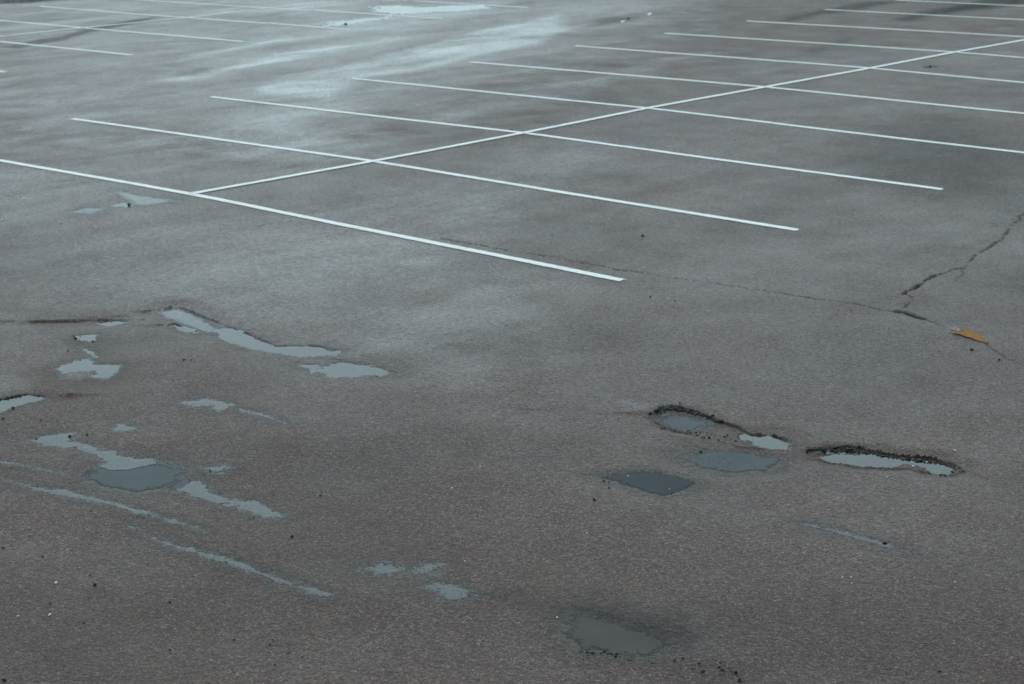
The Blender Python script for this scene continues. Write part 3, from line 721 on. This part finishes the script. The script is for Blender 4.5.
def put_stone(name, m, px, py, size, label, cat, group, sink=.25):
    o = bpy.data.objects.new(name, m); COL.objects.link(o)
    r = size * .5
    o.scale = (r * random.uniform(.85, 1.2), r * random.uniform(.85, 1.2), r * random.uniform(.8, 1.1))
    o.rotation_euler = (random.uniform(-.3, .3), random.uniform(-.3, .3), random.uniform(0, 6.28))
    o.location = (px, py, float(ground_z([px], [py])[0]) + r * (.62 - sink))
    tag(o, label, cat, group)
    return o

RIM_LABEL = ['black chip of broken asphalt along the rim of the stony pothole',
             'small black chip lying on the gravelly floor of the stony pothole',
             'black chip on the near side of the stony pothole',
             'black chip along the dark far rim of the right-hand pothole',
             'black chip at the thin right end of the right-hand pothole rim',
             'black chip scattered beyond the right tip of the right-hand pothole',
             'black chip along the near shore of the cloudy muddy puddle',
             'black chip strewn between the muddy puddle and the bottom border',
             'black chip around the small puddle at the left']
for k, (pts, n, spread, smin, smax) in enumerate(RIMS):
    seg = [math.dist(a, b) for a, b in zip(pts[:-1], pts[1:])]
    for i in range(n):
        t = random.uniform(0, sum(seg)); j = 0
        while j < len(seg) - 1 and t > seg[j]:
            t -= seg[j]; j += 1
        a, b = pts[j], pts[j + 1]; q = t / max(seg[j], 1e-6)
        px = a[0] + (b[0] - a[0]) * q + random.gauss(0, spread * .5)
        py = a[1] + (b[1] - a[1]) * q + random.gauss(0, spread * .5)
        put_stone('asphalt_chip', random.choice(DARK_MESH), px, py, random.uniform(smin, smax) * random.choice((.6, .8, 1, 1.2, 1.7)),
                  RIM_LABEL[k], 'asphalt chip', RIM_LABEL[k].replace('black chip', 'black chips').replace('small black', 'small black'))
for px, py, s in STONES:
    o = put_stone('stone', random.choice(DARK_MESH), px, py, s, 'loose black stone lying apart on the wet asphalt', 'stone', 'loose black stones scattered over the asphalt')
for px, py, s in PALE:
    put_stone('pebble', random.choice(PALE_MESH), px, py, s, 'whitish pebble lying loose on the dark asphalt', 'pebble', 'whitish pebbles scattered over the asphalt')

# ------------------------------------------------------------------ the orange leaf in the seam
(ax_, ay_), (bx_, by_) = SCRAP
L = math.dist(SCRAP[0], SCRAP[1])
dirv = Vector((bx_ - ax_, by_ - ay_, 0)).normalized(); nrm = Vector((-dirv.y, dirv.x, 0))
root = bpy.data.objects.new('fallen_leaf', None); COL.objects.link(root)
mx_, my_ = (ax_ + bx_) / 2, (ay_ + by_) / 2
mz_ = float(ground_z([mx_], [my_])[0])
root.location = (mx_, my_, mz_)
tag(root, 'long rust-orange leaf with a frayed pale stalk end, lying along the crack', 'leaf')
vv, ff = [], []
nL, nW = 26, 9
for i in range(nL + 1):
    t = i / nL
    wd = L * .19 * (min(1, t / .10) ** .6) * (1 - t) ** .75 * 1.15 * (1 + .10 * math.sin(19 * t) + .06 * math.sin(41 * t + 1))
    wd = max(wd, .002)
    for j in range(nW):
        q = j / (nW - 1) * 2 - 1
        p = Vector((mx_, my_, 0)) + dirv * ((t - .5) * L) + nrm * (q * wd + .012 * math.sin(5 * t))
        lift = .004 + .008 * q * q * (1 - t) + .004 * math.sin(7 * t) * (1 - abs(q)) ** .5 + (.003 if j == nW // 2 else 0)
        vv.append((p.x - mx_, p.y - my_, float(ground_z([p.x], [p.y])[0]) - mz_ + lift))
for i in range(nL):
    for j in range(nW - 1):
        k = i * nW + j
        ff.append((k, k + nW, k + nW + 1, k + 1))
blade = mesh_obj('leaf_blade', vv, ff, M_LEAF, True, parent=root)
sol = blade.modifiers.new('thickness', 'SOLIDIFY'); sol.thickness = .002
for q in (-.8, 0.1, .9):
    sv, sf = [], []
    for i in range(6):
        t = i / 5
        p = Vector((mx_, my_, 0)) + dirv * (-.5 * L + .03 - t * .11) + nrm * (q * (.012 + .03 * t))
        z = float(ground_z([p.x], [p.y])[0]) - mz_ + .008 + .008 * math.sin(3 * t)
        for a in range(5):
            an = a / 5 * 6.283; rr = .004 * (1 - .6 * t)
            sv.append((p.x - mx_ + nrm.x * rr * math.cos(an), p.y - my_ + nrm.y * rr * math.cos(an), z + rr * math.sin(an)))
    for i in range(5):
        for a in range(5):
            sf.append((i * 5 + a, i * 5 + (a + 1) % 5, (i + 1) * 5 + (a + 1) % 5, (i + 1) * 5 + a))
    mesh_obj('stalk', sv, sf, M_STRAW, True, parent=root)

# ------------------------------------------------------------------ camera
cam = bpy.data.cameras.new('camera'); co_ = bpy.data.objects.new('camera', cam); COL.objects.link(co_)
R, U, Fw = (Vector(CAM[k]) for k in ('right', 'up', 'fwd'))
m4 = Matrix(((R.x, U.x, -Fw.x, CAM['loc'][0]), (R.y, U.y, -Fw.y, CAM['loc'][1]), (R.z, U.z, -Fw.z, CAM['loc'][2]), (0, 0, 0, 1)))
co_.matrix_world = m4
cam.sensor_width = 36; cam.lens = CAM['lens']; cam.clip_start = .1; cam.clip_end = 5000
cam.dof.use_dof = True; cam.dof.focus_distance = 9.6; cam.dof.aperture_fstop = 5.6
scene.camera = co_

# ------------------------------------------------------------------ overcast daylight
SUN_AZ = math.atan2(CAM['fwd'][0], CAM['fwd'][1]) - math.radians(7)     # clockwise from +Y
SUN_EL = math.radians(56)
w = bpy.data.worlds.new('World'); scene.world = w; w.use_nodes = True
nt = w.node_tree; nt.nodes.clear()
def wn(t, **kw):
    n = nt.nodes.new(t)
    for k, v in kw.items():
        setattr(n, k, v)
    return n
sky = wn('ShaderNodeTexSky', sky_type='NISHITA'); sky.sun_disc = False
sky.sun_elevation = SUN_EL; sky.sun_rotation = SUN_AZ; sky.dust_density = 3; sky.air_density = 1.5; sky.ozone_density = 1.5
tc = wn('ShaderNodeTexCoord')
sun_dir = (math.sin(SUN_AZ) * math.cos(math.radians(9)), math.cos(SUN_AZ) * math.cos(math.radians(9)), math.sin(math.radians(9)))
dot = wn('ShaderNodeVectorMath', operation='DOT_PRODUCT'); dot.inputs[1].default_value = sun_dir
nt.links.new(tc.outputs['Generated'], dot.inputs[0])
glow = wn('ShaderNodeMapRange'); glow.inputs[1].default_value = -.2; glow.inputs[2].default_value = 1.0; glow.inputs[3].default_value = 0; glow.inputs[4].default_value = 1
nt.links.new(dot.outputs['Value'], glow.inputs[0])
pw = wn('ShaderNodeMath', operation='POWER'); nt.links.new(glow.outputs[0], pw.inputs[0]); pw.inputs[1].default_value = CLOUD_POW
mp = wn('ShaderNodeMapping'); nt.links.new(tc.outputs['Generated'], mp.inputs[0]); mp.inputs['Scale'].default_value = (2.2, 2.2, 5.5)
cn = wn('ShaderNodeTexNoise'); nt.links.new(mp.outputs[0], cn.inputs['Vector']); cn.inputs['Scale'].default_value = 1.3; cn.inputs['Detail'].default_value = 5
cm = wn('ShaderNodeMapRange'); nt.links.new(cn.outputs['Fac'], cm.inputs[0]); cm.inputs[1].default_value = .3; cm.inputs[2].default_value = .7; cm.inputs[3].default_value = .8; cm.inputs[4].default_value = 1.15
lv = wn('ShaderNodeMath', operation='MULTIPLY_ADD'); nt.links.new(pw.outputs[0], lv.inputs[0]); lv.inputs[1].default_value = CLOUD_GLOW
# an overcast sky: three times brighter overhead than at the horizon
sx = wn('ShaderNodeSeparateXYZ'); nt.links.new(tc.outputs['Generated'], sx.inputs[0])
oc = wn('ShaderNodeMapRange'); nt.links.new(sx.outputs['Z'], oc.inputs[0]); oc.inputs[1].default_value = 0; oc.inputs[2].default_value = 1
oc.inputs[3].default_value = CLOUD_ZENITH / 3; oc.inputs[4].default_value = CLOUD_ZENITH
nt.links.new(oc.outputs[0], lv.inputs[2])
lv2 = wn('ShaderNodeMath', operation='MULTIPLY'); nt.links.new(lv.outputs[0], lv2.inputs[0]); nt.links.new(cm.outputs[0], lv2.inputs[1])
cc = wn('ShaderNodeVectorMath', operation='SCALE'); cc.inputs[0].default_value = CLOUD_COL; nt.links.new(lv2.outputs[0], cc.inputs['Scale'])
mixn = wn('ShaderNodeMix', data_type='RGBA'); mixn.inputs[0].default_value = .82
nt.links.new(sky.outputs[0], mixn.inputs[6]); nt.links.new(cc.outputs[0], mixn.inputs[7])
bg = wn('ShaderNodeBackground'); bg.inputs['Strength'].default_value = .1
nt.links.new(mixn.outputs[2], bg.inputs['Color'])
wo = wn('ShaderNodeOutputWorld'); nt.links.new(bg.outputs[0], wo.inputs[0])

sl = bpy.data.lights.new('sun', 'SUN'); sl.energy = SUN_E; sl.angle = math.radians(25); sl.color = (1, .97, .92)
so = bpy.data.objects.new('sun', sl); COL.objects.link(so)
sd_ = Vector((math.sin(SUN_AZ) * math.cos(SUN_EL), math.cos(SUN_AZ) * math.cos(SUN_EL), math.sin(SUN_EL)))
so.rotation_euler = sd_.to_track_quat('Z', 'Y').to_euler(); so.location = sd_ * 60

vs_ = scene.view_settings
scene.display_settings.display_device = 'sRGB'
vs_.view_transform = 'Standard'; vs_.look = 'None'; vs_.exposure = EXPOSURE; vs_.gamma = 1; vs_.use_curve_mapping = False
